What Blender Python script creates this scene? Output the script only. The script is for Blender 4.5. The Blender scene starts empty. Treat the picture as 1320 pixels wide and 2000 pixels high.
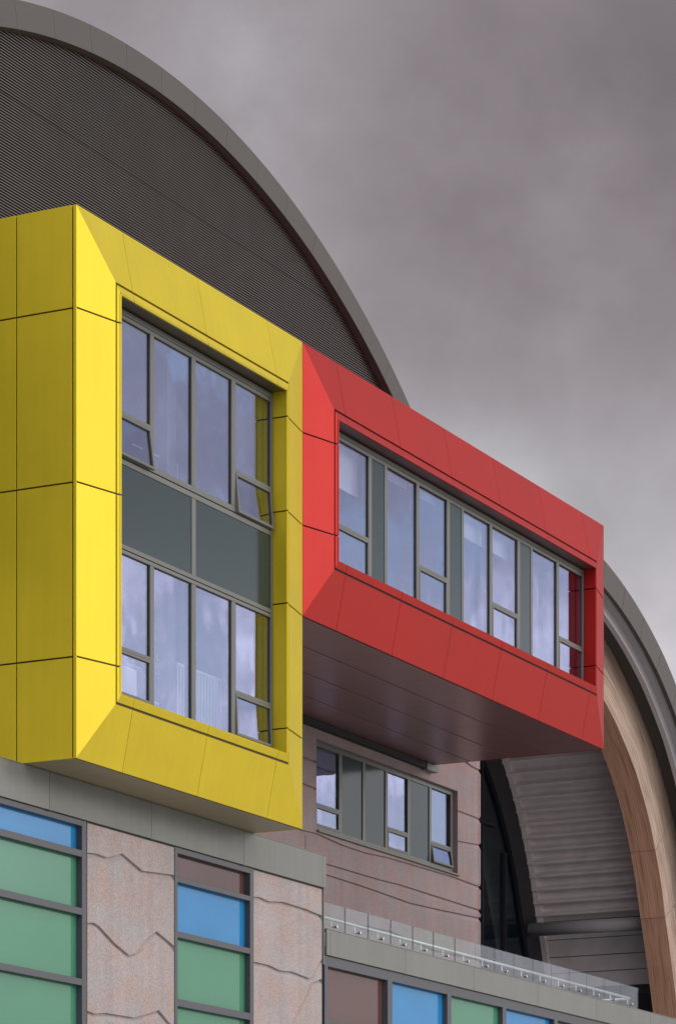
import bpy, bmesh, math, random
from mathutils import Vector, Matrix
random.seed(7)
S = bpy.context.scene
C = S.collection
R = math.radians

# ------------------------------------------------------------------ materials
def new_mat(name):
    m = bpy.data.materials.new(name); m.use_nodes = True
    nt = m.node_tree
    return m, nt, nt.nodes['Principled BSDF'], nt.nodes['Material Output']

def N(nt, typ, **kw):
    n = nt.nodes.new(typ)
    for k, v in kw.items():
        if k.startswith('i_'):
            n.inputs[k[2:].replace('_', ' ')].default_value = v
        else:
            setattr(n, k, v)
    return n

def paint(name, col, rough=0.4, spec=0.5, metal=0.0, mottle=0.05, bump=0.0, scale=1.3, streak=0.0, coat=0.0, vary=0.0):
    """painted or coated sheet: faint cloudy mottling, faint roughness change, slight oil canning"""
    m, nt, b, out = new_mat(name)
    tc = N(nt, 'ShaderNodeTexCoord')
    n1 = N(nt, 'ShaderNodeTexNoise', i_Scale=scale, i_Detail=5.0, i_Roughness=0.6)
    nt.links.new(tc.outputs['Object'], n1.inputs['Vector'])
    mr = N(nt, 'ShaderNodeMapRange'); mr.inputs['From Min'].default_value = 0.3; mr.inputs['From Max'].default_value = 0.7
    mr.inputs['To Min'].default_value = 1 - mottle; mr.inputs['To Max'].default_value = 1 + mottle
    nt.links.new(n1.outputs['Fac'], mr.inputs['Value'])
    mix = N(nt, 'ShaderNodeVectorMath', operation='SCALE'); mix.inputs[0].default_value = col
    nt.links.new(mr.outputs['Result'], mix.inputs['Scale'])
    last = mix.outputs['Vector']
    if streak:
        mp = N(nt, 'ShaderNodeMapping'); mp.inputs['Scale'].default_value = (9, 9, 0.35)
        nt.links.new(tc.outputs['Object'], mp.inputs['Vector'])
        n2 = N(nt, 'ShaderNodeTexNoise', i_Scale=1.0, i_Detail=4.0)
        nt.links.new(mp.outputs['Vector'], n2.inputs['Vector'])
        m2 = N(nt, 'ShaderNodeMapRange'); m2.inputs['From Min'].default_value = 0.35; m2.inputs['From Max'].default_value = 0.7
        m2.inputs['To Min'].default_value = 1.0; m2.inputs['To Max'].default_value = 1 - streak
        nt.links.new(n2.outputs['Fac'], m2.inputs['Value'])
        s2 = N(nt, 'ShaderNodeVectorMath', operation='SCALE')
        nt.links.new(last, s2.inputs[0]); nt.links.new(m2.outputs['Result'], s2.inputs['Scale'])
        last = s2.outputs['Vector']
    if vary:
        oi = N(nt, 'ShaderNodeObjectInfo')
        vr = N(nt, 'ShaderNodeMapRange'); vr.inputs['To Min'].default_value = 1 - vary; vr.inputs['To Max'].default_value = 1 + vary
        nt.links.new(oi.outputs['Random'], vr.inputs['Value'])
        s3 = N(nt, 'ShaderNodeVectorMath', operation='SCALE')
        nt.links.new(last, s3.inputs[0]); nt.links.new(vr.outputs['Result'], s3.inputs['Scale'])
        last = s3.outputs['Vector']
    nt.links.new(last, b.inputs['Base Color'])
    r = N(nt, 'ShaderNodeMapRange'); r.inputs['To Min'].default_value = rough - 0.05; r.inputs['To Max'].default_value = rough + 0.05
    nt.links.new(n1.outputs['Fac'], r.inputs['Value']); nt.links.new(r.outputs['Result'], b.inputs['Roughness'])
    b.inputs['Specular IOR Level'].default_value = spec
    b.inputs['Metallic'].default_value = metal
    if coat:
        b.inputs['Coat Weight'].default_value = coat; b.inputs['Coat Roughness'].default_value = 0.25
    if bump:
        n3 = N(nt, 'ShaderNodeTexNoise', i_Scale=0.9, i_Detail=1.0)
        nt.links.new(tc.outputs['Object'], n3.inputs['Vector'])
        bp = N(nt, 'ShaderNodeBump', i_Strength=bump, i_Distance=0.02)
        nt.links.new(n3.outputs['Fac'], bp.inputs['Height']); nt.links.new(bp.outputs['Normal'], b.inputs['Normal'])
    return m

def concrete(name, col, grit=0.25):
    m, nt, b, out = new_mat(name)
    tc = N(nt, 'ShaderNodeTexCoord')
    v = N(nt, 'ShaderNodeTexNoise', i_Scale=46.0, i_Detail=2.0, i_Roughness=0.6)
    nt.links.new(tc.outputs['Object'], v.inputs['Vector'])
    big = N(nt, 'ShaderNodeTexNoise', i_Scale=0.9, i_Detail=6.0, i_Roughness=0.62)
    nt.links.new(tc.outputs['Object'], big.inputs['Vector'])
    mp = N(nt, 'ShaderNodeMapping'); mp.inputs['Scale'].default_value = (5, 5, 0.3)
    nt.links.new(tc.outputs['Object'], mp.inputs['Vector'])
    st = N(nt, 'ShaderNodeTexNoise', i_Scale=1.0, i_Detail=5.0)
    nt.links.new(mp.outputs['Vector'], st.inputs['Vector'])
    def rng(src, a, c, lo, hi):
        q = N(nt, 'ShaderNodeMapRange'); q.inputs['From Min'].default_value = a; q.inputs['From Max'].default_value = c
        q.inputs['To Min'].default_value = lo; q.inputs['To Max'].default_value = hi
        nt.links.new(src, q.inputs['Value']); return q.outputs['Result']
    a = rng(v.outputs['Fac'], 0.34, 0.68, 1 - grit, 1 + grit * 1.3)
    bb = rng(big.outputs['Fac'], 0.3, 0.7, 0.93, 1.07)
    cc = rng(st.outputs['Fac'], 0.35, 0.7, 1.03, 0.93)
    m1 = N(nt, 'ShaderNodeMath', operation='MULTIPLY'); nt.links.new(a, m1.inputs[0]); nt.links.new(bb, m1.inputs[1])
    m2 = N(nt, 'ShaderNodeMath', operation='MULTIPLY'); nt.links.new(m1.outputs[0], m2.inputs[0]); nt.links.new(cc, m2.inputs[1])
    # pale quartz and dark mica chips in pink ground
    cr = N(nt, 'ShaderNodeMix', data_type='RGBA')
    cr.inputs['A'].default_value = (col[0] * 1.03, col[1] * 0.96, col[2] * 0.94, 1)
    cr.inputs['B'].default_value = (col[0] * 0.95, col[1] * 1.06, col[2] * 1.12, 1)
    v3 = N(nt, 'ShaderNodeTexNoise', i_Scale=2.1, i_Detail=4.0); nt.links.new(tc.outputs['Object'], v3.inputs['Vector'])
    nt.links.new(rng(v3.outputs['Fac'], .35, .65, 0, 1), cr.inputs['Factor'])
    sc = N(nt, 'ShaderNodeVectorMath', operation='SCALE')
    nt.links.new(cr.outputs['Result'], sc.inputs[0]); nt.links.new(m2.outputs[0], sc.inputs['Scale'])
    nt.links.new(sc.outputs['Vector'], b.inputs['Base Color'])
    b.inputs['Roughness'].default_value = 0.85; b.inputs['Specular IOR Level'].default_value = 0.25
    bp = N(nt, 'ShaderNodeBump', i_Strength=0.5, i_Distance=0.006)
    nt.links.new(v.outputs['Fac'], bp.inputs['Height']); nt.links.new(bp.outputs['Normal'], b.inputs['Normal'])
    return m

def glazing(name, tint, f0=0.3, refl=(0.92, 0.93, 1.0), wob=0.25, rough=0.0):
    """coated window glass: tinted see-through plus a sky reflection, slightly wavy"""
    m = bpy.data.materials.new(name); m.use_nodes = True; nt = m.node_tree; nt.nodes.clear()
    out = N(nt, 'ShaderNodeOutputMaterial')
    tr = N(nt, 'ShaderNodeBsdfTransparent'); tr.inputs['Color'].default_value = (*tint, 1)
    gl = N(nt, 'ShaderNodeBsdfGlossy'); gl.inputs['Color'].default_value = (*refl, 1); gl.inputs['Roughness'].default_value = rough
    ge = N(nt, 'ShaderNodeNewGeometry')
    dt = N(nt, 'ShaderNodeVectorMath', operation='DOT_PRODUCT')
    nt.links.new(ge.outputs['Incoming'], dt.inputs[0]); nt.links.new(ge.outputs['Normal'], dt.inputs[1])
    ab = N(nt, 'ShaderNodeMath', operation='ABSOLUTE'); nt.links.new(dt.outputs['Value'], ab.inputs[0])
    om = N(nt, 'ShaderNodeMath', operation='SUBTRACT'); om.inputs[0].default_value = 1.0; nt.links.new(ab.outputs[0], om.inputs[1])
    pw = N(nt, 'ShaderNodeMath', operation='POWER'); pw.inputs[1].default_value = 5.0; nt.links.new(om.outputs[0], pw.inputs[0])
    fr = N(nt, 'ShaderNodeMath', operation='MULTIPLY_ADD'); fr.inputs[1].default_value = 1 - f0; fr.inputs[2].default_value = f0
    nt.links.new(pw.outputs[0], fr.inputs[0])
    tc = N(nt, 'ShaderNodeTexCoord')
    no = N(nt, 'ShaderNodeTexNoise', i_Scale=1.6, i_Detail=1.0)
    nt.links.new(tc.outputs['Object'], no.inputs['Vector'])
    bp = N(nt, 'ShaderNodeBump', i_Strength=wob, i_Distance=0.01)
    nt.links.new(no.outputs['Fac'], bp.inputs['Height']); nt.links.new(bp.outputs['Normal'], gl.inputs['Normal'])
    mx = N(nt, 'ShaderNodeMixShader')
    nt.links.new(fr.outputs[0], mx.inputs[0]); nt.links.new(tr.outputs[0], mx.inputs[1]); nt.links.new(gl.outputs[0], mx.inputs[2])
    nt.links.new(mx.outputs[0], out.inputs['Surface'])
    return m

def timber(name, col, dark):
    m, nt, b, out = new_mat(name)
    uv = N(nt, 'ShaderNodeUVMap')
    mp = N(nt, 'ShaderNodeMapping'); mp.inputs['Scale'].default_value = (0.35, 14, 1)
    nt.links.new(uv.outputs[0], mp.inputs['Vector'])
    g = N(nt, 'ShaderNodeTexNoise', i_Scale=1.0, i_Detail=7.0, i_Roughness=0.65); nt.links.new(mp.outputs[0], g.inputs['Vector'])
    mp2 = N(nt, 'ShaderNodeMapping'); mp2.inputs['Scale'].default_value = (1.1, 70, 1)
    nt.links.new(uv.outputs[0], mp2.inputs['Vector'])
    g2 = N(nt, 'ShaderNodeTexNoise', i_Scale=1.0, i_Detail=4.0); nt.links.new(mp2.outputs[0], g2.inputs['Vector'])
    sp = N(nt, 'ShaderNodeTexNoise', i_Scale=6.0, i_Detail=2.0); nt.links.new(uv.outputs[0], sp.inputs['Vector'])
    cr = N(nt, 'ShaderNodeValToRGB')
    cr.color_ramp.elements[0].position = 0.42; cr.color_ramp.elements[0].color = (*dark, 1)
    cr.color_ramp.elements[1].position = 0.57; cr.color_ramp.elements[1].color = (*col, 1)
    ad = N(nt, 'ShaderNodeMath', operation='MULTIPLY_ADD'); ad.inputs[1].default_value = 0.55
    nt.links.new(g2.outputs['Fac'], ad.inputs[0])
    hf = N(nt, 'ShaderNodeMath', operation='MULTIPLY'); hf.inputs[1].default_value = 0.5
    nt.links.new(g.outputs['Fac'], hf.inputs[0]); nt.links.new(hf.outputs[0], ad.inputs[2])
    nt.links.new(ad.outputs[0], cr.inputs[0])
    nt.links.new(cr.outputs[0], b.inputs['Base Color'])
    b.inputs['Roughness'].default_value = 0.6
    bp = N(nt, 'ShaderNodeBump', i_Strength=0.4, i_Distance=0.01)
    nt.links.new(g2.outputs['Fac'], bp.inputs['Height']); nt.links.new(bp.outputs[0], b.inputs['Normal'])
    return m

M = {}
M['yellow'] = paint('yellow_coating', (0.60, 0.475, 0.024), rough=0.46, spec=0.15, metal=0.42, mottle=0.035, bump=0.10, streak=0.04, vary=0.03)
M['red'] = paint('red_coating', (0.40, 0.017, 0.013), rough=0.46, spec=0.18, metal=0.42, mottle=0.04, bump=0.10, streak=0.04, vary=0.03)
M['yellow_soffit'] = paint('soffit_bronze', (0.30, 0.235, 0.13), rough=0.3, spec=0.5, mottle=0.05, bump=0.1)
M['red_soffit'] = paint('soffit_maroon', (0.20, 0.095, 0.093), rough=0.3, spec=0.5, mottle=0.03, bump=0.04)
M['yellow_soffit_reveal'] = paint('shaded_bronze_sheet', (0.075, 0.058, 0.03), rough=0.35, mottle=0.05)  # darker copy of the soffit sheet, shade of the window head in its colour
M['red_soffit_reveal'] = paint('shaded_plum_sheet', (0.085, 0.045, 0.042), rough=0.35, mottle=0.05)  # likewise for the red bay: head shade put into the plum
M['dark'] = paint('joint_shadow_backing', (0.03, 0.026, 0.02), rough=0.7, mottle=0.1)
M['joint_y'] = paint('yellow_rear_rail', (0.10, 0.075, 0.01), rough=0.6)
M['joint_r'] = paint('red_rear_rail', (0.06, 0.008, 0.008), rough=0.6)
M['grey'] = paint('grey_aluminium', (0.185, 0.193, 0.172), rough=0.42, spec=0.4, mottle=0.09, bump=0.15, streak=0.07, vary=0.04, scale=0.7)
M['arch_grey'] = paint('arch_aluminium', (0.078, 0.070, 0.062), rough=0.5, spec=0.35, mottle=0.06, bump=0.10, scale=0.6)
M['frame'] = paint('window_frame_grey', (0.13, 0.134, 0.12), rough=0.38, spec=0.45, mottle=0.03)
M['dark_frame'] = paint('curtain_wall_frame', (0.062, 0.067, 0.078), rough=0.4, spec=0.5, mottle=0.05)
M['gasket'] = paint('black_gasket', (0.012, 0.012, 0.012), rough=0.6)
M['spandrel'] = paint('slate_green_glass_panel', (0.020, 0.040, 0.043), rough=0.14, spec=0.3, mottle=0.02)
M['slat'] = paint('louvre_blade', (0.14, 0.128, 0.12), rough=0.5, spec=0.4, mottle=0.12, scale=2.0)
M['slat_back'] = paint('louvre_recess_shade', (0.006, 0.005, 0.005), rough=0.8)
M['trim_maroon'] = paint('maroon_trim', (0.06, 0.028, 0.028), rough=0.6)
M['roof'] = paint('zinc_roof', (0.22, 0.22, 0.21), rough=0.5, metal=0.3)
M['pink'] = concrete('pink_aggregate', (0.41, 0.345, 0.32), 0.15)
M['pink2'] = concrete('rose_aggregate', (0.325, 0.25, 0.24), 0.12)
M['glass'] = glazing('window_glass', (0.90, 0.91, 0.95), f0=0.26, refl=(0.66, 0.72, 0.98))
M['glass_clear'] = glazing('balustrade_glass', (0.84, 0.88, 0.87), f0=0.03, wob=0.05)
M['glass_dark'] = glazing('hall_glass', (0.35, 0.45, 0.55), f0=0.03, refl=(0.8, 0.9, 1.0), wob=0.1)
M['blue'] = paint('blue_glass_panel', (0.022, 0.225, 0.50), rough=0.09, spec=0.28, bump=0.08, mottle=0.05)
M['green'] = paint('green_glass_panel', (0.068, 0.25, 0.145), rough=0.09, spec=0.28, bump=0.08, mottle=0.04)
M['brown'] = paint('brown_glass_panel', (0.105, 0.050, 0.048), rough=0.09, spec=0.28, bump=0.08, mottle=0.06)
M['steel'] = paint('brushed_steel', (0.62, 0.62, 0.6), rough=0.28, metal=0.9, mottle=0.03)
M['white'] = paint('white_enamel', (0.75, 0.76, 0.74), rough=0.4)
M['room'] = paint('room_plaster', (0.17, 0.17, 0.20), rough=0.8)
M['blind'] = paint('blind_fabric', (0.92, 0.94, 0.90), rough=0.9)
M['curtain'] = paint('net_curtain', (0.40, 0.44, 0.48), rough=0.9, streak=0.25)
M['wood_lit'] = timber('glulam_larch', (0.53, 0.40, 0.31), (0.20, 0.125, 0.085))  # lit front face of the glulam
M['wood_shaded'] = timber('glulam_shaded_face', (0.70, 0.39, 0.25), (0.36, 0.18, 0.11))  # shaded inner face of the same glulam, brightened through its colour
M['deck'] = paint('pale_metal_deck', (0.88, 0.80, 0.79), rough=0.5, mottle=0.08, scale=2.5)
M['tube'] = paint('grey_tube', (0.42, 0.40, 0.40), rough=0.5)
M['dark_wall'] = paint('charcoal_curtain_wall', (0.018, 0.019, 0.024), rough=0.45)
M['hall'] = paint('hall_wall', (0.12, 0.16, 0.21), rough=0.7)
M['rail'] = paint('polished_rail', (0.85, 0.87, 0.85), rough=0.3, metal=0.2)
M['sash_wood'] = paint('pine_inner_frame', (0.45, 0.28, 0.15), rough=0.6)
M['ground'] = concrete('paving', (0.50, 0.49, 0.47), 0.1)
M['grass'] = paint('grass', (0.06, 0.09, 0.03), rough=0.9, mottle=0.4, scale=0.5)

# ------------------------------------------------------------------ mesh helpers
def link(name, me, mat, parent=None, label=None):
    if not isinstance(mat, (list, tuple)): mat = [mat]
    for q in mat: me.materials.append(M[q] if isinstance(q, str) else q)
    o = bpy.data.objects.new(name, me); C.objects.link(o)
    if parent is not None: o.parent = parent
    if label: o['label'] = label
    return o

class MB:
    def __init__(s): s.v = []; s.f = []; s.mi = []
    def poly(s, pts, mi=0):
        n = len(s.v); s.v += [tuple(p) for p in pts]; s.f.append(list(range(n, n + len(pts)))); s.mi.append(mi); return s
    def box(s, x0, x1, y0, y1, z0, z1, mi=0):
        n = len(s.v)
        s.v += [(x0, y0, z0), (x1, y0, z0), (x1, y1, z0), (x0, y1, z0), (x0, y0, z1), (x1, y0, z1), (x1, y1, z1), (x0, y1, z1)]
        for q in ((0, 3, 2, 1), (4, 5, 6, 7), (0, 1, 5, 4), (1, 2, 6, 5), (2, 3, 7, 6), (3, 0, 4, 7)):
            s.f.append([n + k for k in q]); s.mi.append(mi)
        return s
    def slab(s, pts, depth, out):
        """planar polygon facing 'out', extruded backwards by depth"""
        p = [Vector(q) for q in pts]
        nrm = Vector((0, 0, 0))
        for i in range(len(p)):
            a, b = p[i], p[(i + 1) % len(p)]; nrm += a.cross(b)
        nrm.normalize()
        if nrm.dot(Vector(out)) < 0: p.reverse(); nrm = -nrm
        k = len(p); n = len(s.v)
        s.v += [tuple(q) for q in p] + [tuple(q - nrm * depth) for q in p]
        s.f.append([n + i for i in range(k)]); s.mi.append(0)
        s.f.append([n + k + i for i in reversed(range(k))]); s.mi.append(0)
        for i in range(k):
            j = (i + 1) % k
            s.f.append([n + j, n + i, n + k + i, n + k + j]); s.mi.append(0)
        return s
    def tube(s, pts, r, seg=10, cap=True):
        pts = [Vector(p) for p in pts]; n0 = len(s.v); K = len(pts)
        ref = Vector((0, 0, 1))
        for i, p in enumerate(pts):
            t = (pts[min(i + 1, K - 1)] - pts[max(i - 1, 0)]).normalized()
            rf = ref if abs(t.dot(ref)) < 0.9 else Vector((0, 1, 0))
            a = t.cross(rf).normalized(); b = a.cross(t)
            for k in range(seg):
                w = 2 * math.pi * k / seg
                s.v.append(tuple(p + a * r * math.cos(w) + b * r * math.sin(w)))
        for i in range(K - 1):
            for k in range(seg):
                k2 = (k + 1) % seg
                s.f.append([n0 + i * seg + k, n0 + i * seg + k2, n0 + (i + 1) * seg + k2, n0 + (i + 1) * seg + k]); s.mi.append(0)
        if cap:
            s.f.append([n0 + k for k in reversed(range(seg))]); s.mi.append(0)
            s.f.append([n0 + (K - 1) * seg + k for k in range(seg)]); s.mi.append(0)
        return s
    def build(s, name, mat, parent=None, label=None, bevel=0.0, smooth=False):
        me = bpy.data.meshes.new(name); me.from_pydata(s.v, [], s.f); me.update()
        for p, i in zip(me.polygons, s.mi): p.material_index = i
        bm = bmesh.new(); bm.from_mesh(me); bmesh.ops.recalc_face_normals(bm, faces=bm.faces)
        if bevel:
            bmesh.ops.bevel(bm, geom=[e for e in bm.edges if len(e.link_faces) == 2 and e.calc_face_angle(0) > 0.6],
                            offset=bevel, segments=2, affect='EDGES', profile=0.5)
        bm.to_mesh(me); bm.free()
        if smooth:
            for p in me.polygons: p.use_smooth = True
        return link(name, me, mat, parent, label)

def thing(name, label, cat, loc=(0, 0, 0), group=None):
    o = bpy.data.objects.new(name, None); C.objects.link(o)
    o.empty_display_size = 0.5
    o['label'] = label; o['category'] = cat
    if group: o['group'] = group
    return o

def tag(o, label, cat, group=None, kind=None):
    if label: o['label'] = label
    if cat: o['category'] = cat
    if group: o['group'] = group
    if kind: o['kind'] = kind
    return o

# ------------------------------------------------------------------ projecting bays
def bay(root, col, jcol, soff, x0, x1, z0, z1, mx, jx, jl, jr, side_left=False):
    """box Y 0..3.7 whose front is a raised picture frame of folded panels"""
    T, T1, T2 = 0.17, 0.175, 0.205
    mz = 0.87
    mx2, mz2 = mx + 0.105, mz + 0.16
    D = 0.028; g = 0.011; gv = 0.005
    P = lambda x, y, z: (x, y, z)
    def facet(kind, cuts, oa, ia, Ya, Yb, nm):
        # oa: outer inset (x,z), ia: inner inset ; Ya, Yb depths
        ox, oz = oa; ix, iz = ia
        X0, X1, Z0, Z1 = x0 + ox, x1 - ox, z0 + oz, z1 - oz
        x_0, x_1, z_0, z_1 = x0 + ix, x1 - ix, z0 + iz, z1 - iz
        e = 0.0015
        if kind in ('left', 'right'):
            a, b = (X0, x_0) if kind == 'left' else (X1, x_1)
            cs = [None] + sorted(cuts) + [None]
            for i in range(len(cs) - 1):
                lo, hi = cs[i], cs[i + 1]
                pts = []
                if lo is None: pts += [P(a, Ya, Z0 + e), P(b, Yb, z_0 + e)]
                else: pts += [P(a, Ya, lo + g), P(b, Yb, lo + g)]
                if hi is None: pts += [P(b, Yb, z_1 - e), P(a, Ya, Z1 - e)]
                else: pts += [P(b, Yb, hi - g), P(a, Ya, hi - g)]
                MB().slab(pts, D, (0, -1, 0)).build(nm, col, root, bevel=0.003)
        else:
            a, b = (Z1, z_1) if kind == 'top' else (Z0, z_0)
            cs = [None] + sorted(cuts) + [None]
            for i in range(len(cs) - 1):
                lo, hi = cs[i], cs[i + 1]
                pts = []
                if lo is None: pts += [P(x_0 + e, Yb, b), P(X0 + e, Ya, a)]
                else: pts += [P(lo + gv, Yb, b), P(lo + gv, Ya, a)]
                if hi is None: pts += [P(X1 - e, Ya, a), P(x_1 - e, Yb, b)]
                else: pts += [P(hi - gv, Ya, a), P(hi - gv, Yb, b)]
                MB().slab(pts, D, (0, -1, 0)).build(nm, col, root, bevel=0.003)
    for kind, cuts in (('left', jl), ('right', jr), ('top', jx), ('bottom', jx)):
        facet(kind, cuts, (0.0, 0.0), (mx, mz), 0.0, -T, 'facing_panel')
        facet(kind, cuts, (mx + 0.024, mz + 0.036), (mx2, mz2), -T1, -T2, 'inner_trim_panel')
    # rear rails seen in the joints
    bk = MB()
    o = [(x0, z0), (x1, z0), (x1, z1), (x0, z1)]
    i_ = [(x0 + mx2, z0 + mz2), (x1 - mx2, z0 + mz2), (x1 - mx2, z1 - mz2), (x0 + mx2, z1 - mz2)]
    for k in range(4):
        j = (k + 1) % 4
        bk.poly([(o[k][0], 0.03, o[k][1]), (o[j][0], 0.03, o[j][1]), (i_[j][0], -T2 + 0.034, i_[j][1]), (i_[k][0], -T2 + 0.034, i_[k][1])])
    bk.build('rear_rail', jcol, root)
    # reveal of the window opening (panels with open joints)
    ox0, ox1, oz0, oz1 = x0 + mx2, x1 - mx2, z0 + mz2, z1 - mz2
    Yg = 0.05
    cs = [oz0] + sorted(jr) + [oz1]
    for a, b in zip(cs[:-1], cs[1:]):
        MB().box(ox1 + 0.001, ox1 + 0.03, -T2 + 0.004, Yg + 0.03, a + (g if a != oz0 else 0), b - (g if b != oz1 else 0)).build('reveal_panel', col, root)
    cs = [oz0] + sorted(jl) + [oz1]
    for a, b in zip(cs[:-1], cs[1:]):
        MB().box(ox0 - 0.03, ox0 - 0.001, -T2 + 0.004, Yg + 0.03, a + (g if a != oz0 else 0), b - (g if b != oz1 else 0)).build('reveal_panel', col, root)
    cs = [ox0 - 0.03] + sorted(jx) + [ox1 + 0.03]
    for zz, dz in ((oz1 + 0.001, 0.028), (oz0 - 0.029, 0.028)):
        for a, b in zip(cs[:-1], cs[1:]):
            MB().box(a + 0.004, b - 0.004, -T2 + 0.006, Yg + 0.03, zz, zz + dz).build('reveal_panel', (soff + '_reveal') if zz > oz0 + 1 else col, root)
    # body (structural core) and side / top / soffit cladding
    core = MB()
    core.box(x0 + 0.04, ox0 - 0.04, 0.045, 3.66, z0 + 0.04, z1 - 0.04)
    core.box(ox1 + 0.04, x1 - 0.04, 0.045, 3.66, z0 + 0.04, z1 - 0.04)
    core.box(ox0 - 0.04, ox1 + 0.04, 0.045, 3.66, z0 + 0.04, oz0 - 0.04)
    core.box(ox0 - 0.04, ox1 + 0.04, 0.045, 3.66, oz1 + 0.04, z1 - 0.04)
    core.box(ox0 - 0.04, ox1 + 0.04, 3.5, 3.66, oz0 - 0.04, oz1 + 0.04)
    core.build('core', 'dark', root)
    ys = [0.062, 0.98, 1.9, 2.81, 3.68]
    for sx, xx, cuts in ((-1, x0, jl), (1, x1, jr)):
        zc = [z0] + sorted(cuts) + [z1]
        MB().box(*((xx, xx + 0.03) if sx < 0 else (xx - 0.03, xx)), 0.006, 0.05, z0 + .003, z1 - .003).build('corner_trim', col, root, bevel=0.004)
        for a, b in zip(zc[:-1], zc[1:]):
            for c, d in zip(ys[:-1], ys[1:]):
                MB().box(*((xx, xx + 0.03) if sx < 0 else (xx - 0.03, xx)), c + 0.009, d - 0.009,
                         a + (g if a != z0 else 0.0), b - (g if b != z1 else 0.0)).build('side_panel', col, root, bevel=0.004)
    xs = [x0 + 0.032] + sorted(jx) + [x1 - 0.032]
    ys2 = [0.04, 1.0, 1.92, 2.81, 3.70]
    for a, b in zip(xs[:-1], xs[1:]):
        MB().box(a + 0.004, b - 0.004, 0.012, 3.68, z1 - 0.031, z1 - 0.001).build('roof_capping', col, root)
        for c, d in zip(ys2[:-1], ys2[1:]):
            MB().box(a + 0.002, b - 0.002, c + 0.016, d - 0.016, z0 + 0.002, z0 + 0.03).build('soffit_panel', soff, root, bevel=0.003)
    return ox0, ox1, oz0, oz1

def room(root, x0, x1, y0, y1, z0, z1, name='room_interior'):
    m = MB()
    m.poly([(x0, y1, z0), (x1, y1, z0), (x1, y1, z1), (x0, y1, z1)])
    m.poly([(x0, y0, z0), (x0, y1, z0), (x0, y1, z1), (x0, y0, z1)])
    m.poly([(x1, y0, z0), (x1, y1, z0), (x1, y1, z1), (x1, y0, z1)])
    m.poly([(x0, y0, z0), (x1, y0, z0), (x1, y1, z0), (x0, y1, z0)])
    m.poly([(x0, y0, z1), (x1, y0, z1), (x1, y1, z1), (x0, y1, z1)])
    return m.build(name, 'room', root)

def pane(parent, x0, x1, z0, z1, Y, mat='glass', name='pane'):
    """sealed unit with a thin black gasket line round it"""
    o = MB().box(x0, x1, Y, Y + 0.012, z0, z1).build(name, mat, parent)
    return o

def gasket(mb, x0, x1, z0, z1, Y, w=0.009, parent=None):
    if mb is None: mb = MB()
    mb.box(x0, x1, Y - 0.006, Y + 0.02, z0, z0 + w); mb.box(x0, x1, Y - 0.006, Y + 0.02, z1 - w, z1)
    mb.box(x0, x0 + w, Y - 0.006, Y + 0.02, z0 + w, z1 - w); mb.box(x1 - w, x1, Y - 0.006, Y + 0.02, z0 + w, z1 - w)
    if parent is not None: mb.build('gasket', 'gasket', parent)

def sash(parent, x0, x1, z0, z1, Yf, deg, w=0.04):
    """top hung opening light, tilted out by deg; > pane"""
    m = MB()
    h = z1 - z0
    m.box(x0, x1, 0, 0.05, -w, 0); m.box(x0, x1, 0, 0.05, -h, -h + w)
    m.box(x0, x0 + w, 0, 0.05, -h + w, -w); m.box(x1 - w, x1, 0, 0.05, -h + w, -w)
    g_ = MB(); gasket(g_, x0 + w, x1 - w, -h + w, -w, 0.03)
    p = MB().box(x0 + w, x1 - w, 0.028, 0.038, -h + w, -w)
    fr = m.build('opening_sash', 'frame', parent, bevel=0.003)
    for o in (fr,):
        o.location = (0, Yf, z1); o.rotation_euler = (R(-deg), 0, 0)
    gg = g_.build('sash_gasket', 'gasket', fr); pp = p.build('sash_pane', 'glass', fr)
    return fr

# ------------------------------------------------------------------ YELLOW BAY
yb = thing('yellow_bay', 'bright yellow two storey box bay with folded picture-frame surround above grey parapet', 'bay window')
YX0, YX1, YZ0, YZ1 = 0.0, 6.75, 9.81, 17.485
JX = [1.24, 3.39, 5.57]
ox0, ox1, oz0, oz1 = bay(yb, 'yellow', 'joint_y', 'yellow_soffit', YX0, YX1, YZ0, YZ1, 0.775, JX,
                         [11.22, 13.64, 16.055], [11.235, 13.17, 14.60, 16.06])
Yf, Yp = 0.05, 0.082   # frame face, glass face
win = MB()
mull = [(2.114, 2.221), (3.327, 3.449), (4.547, 4.675)]
# outer frame
win.box(ox0, ox0 + .07, Yf, Yf + .13, oz0, oz1); win.box(ox1 - .07, ox1 - 0.012, Yf, Yf + .13, oz0, oz1 - .02)
win.box(ox0 + .07, ox1 - .07, Yf, Yf + .13, 16.36, oz1 - .022)
win.box(ox0 + .07, ox1 - .07, Yf + .012, Yf + .13, 16.30, 16.357)
win.box(ox0 + .07, ox1 - .07, Yf, Yf + .13, oz0, oz0 + .10)
for a, b in mull: 
    for z0_, z1_ in ((oz0 + .10, 12.95), (14.40, 16.30)):
        win.box(a, b, Yf + .002, Yf + .13, z0_, z1_)
a, b = mull[1]; win.box(a, b, Yf + .002, Yf + .13, 13.085, 14.22)
for z0_, z1_ in ((14.316, 14.398), (14.222, 14.298), (13.020, 13.084), (12.952, 13.006)):
    win.box(ox0 + .07, ox1 - .07, Yf, Yf + .13, z0_, z1_)
win.box(ox0 + .07, ox1 - .07, Yf + .03, Yf + .13, 14.298, 14.316)
win.box(ox0 + .07, ox1 - .07, Yf + .03, Yf + .13, 13.006, 13.020)
cols = [(ox0 + .07, 2.114), (2.221, 3.327), (3.449, 4.547), (4.675, ox1 - .07)]
for c in (0, 3):
    x0, x1 = cols[c]
    win.box(x0, x1, Yf + .001, Yf + .13, 14.925, 14.975)
    win.box(x0, x1, Yf + .001, Yf + .13, 11.575, 11.625)
wn = win.build('window', 'frame', yb, bevel=0.003)
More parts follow.
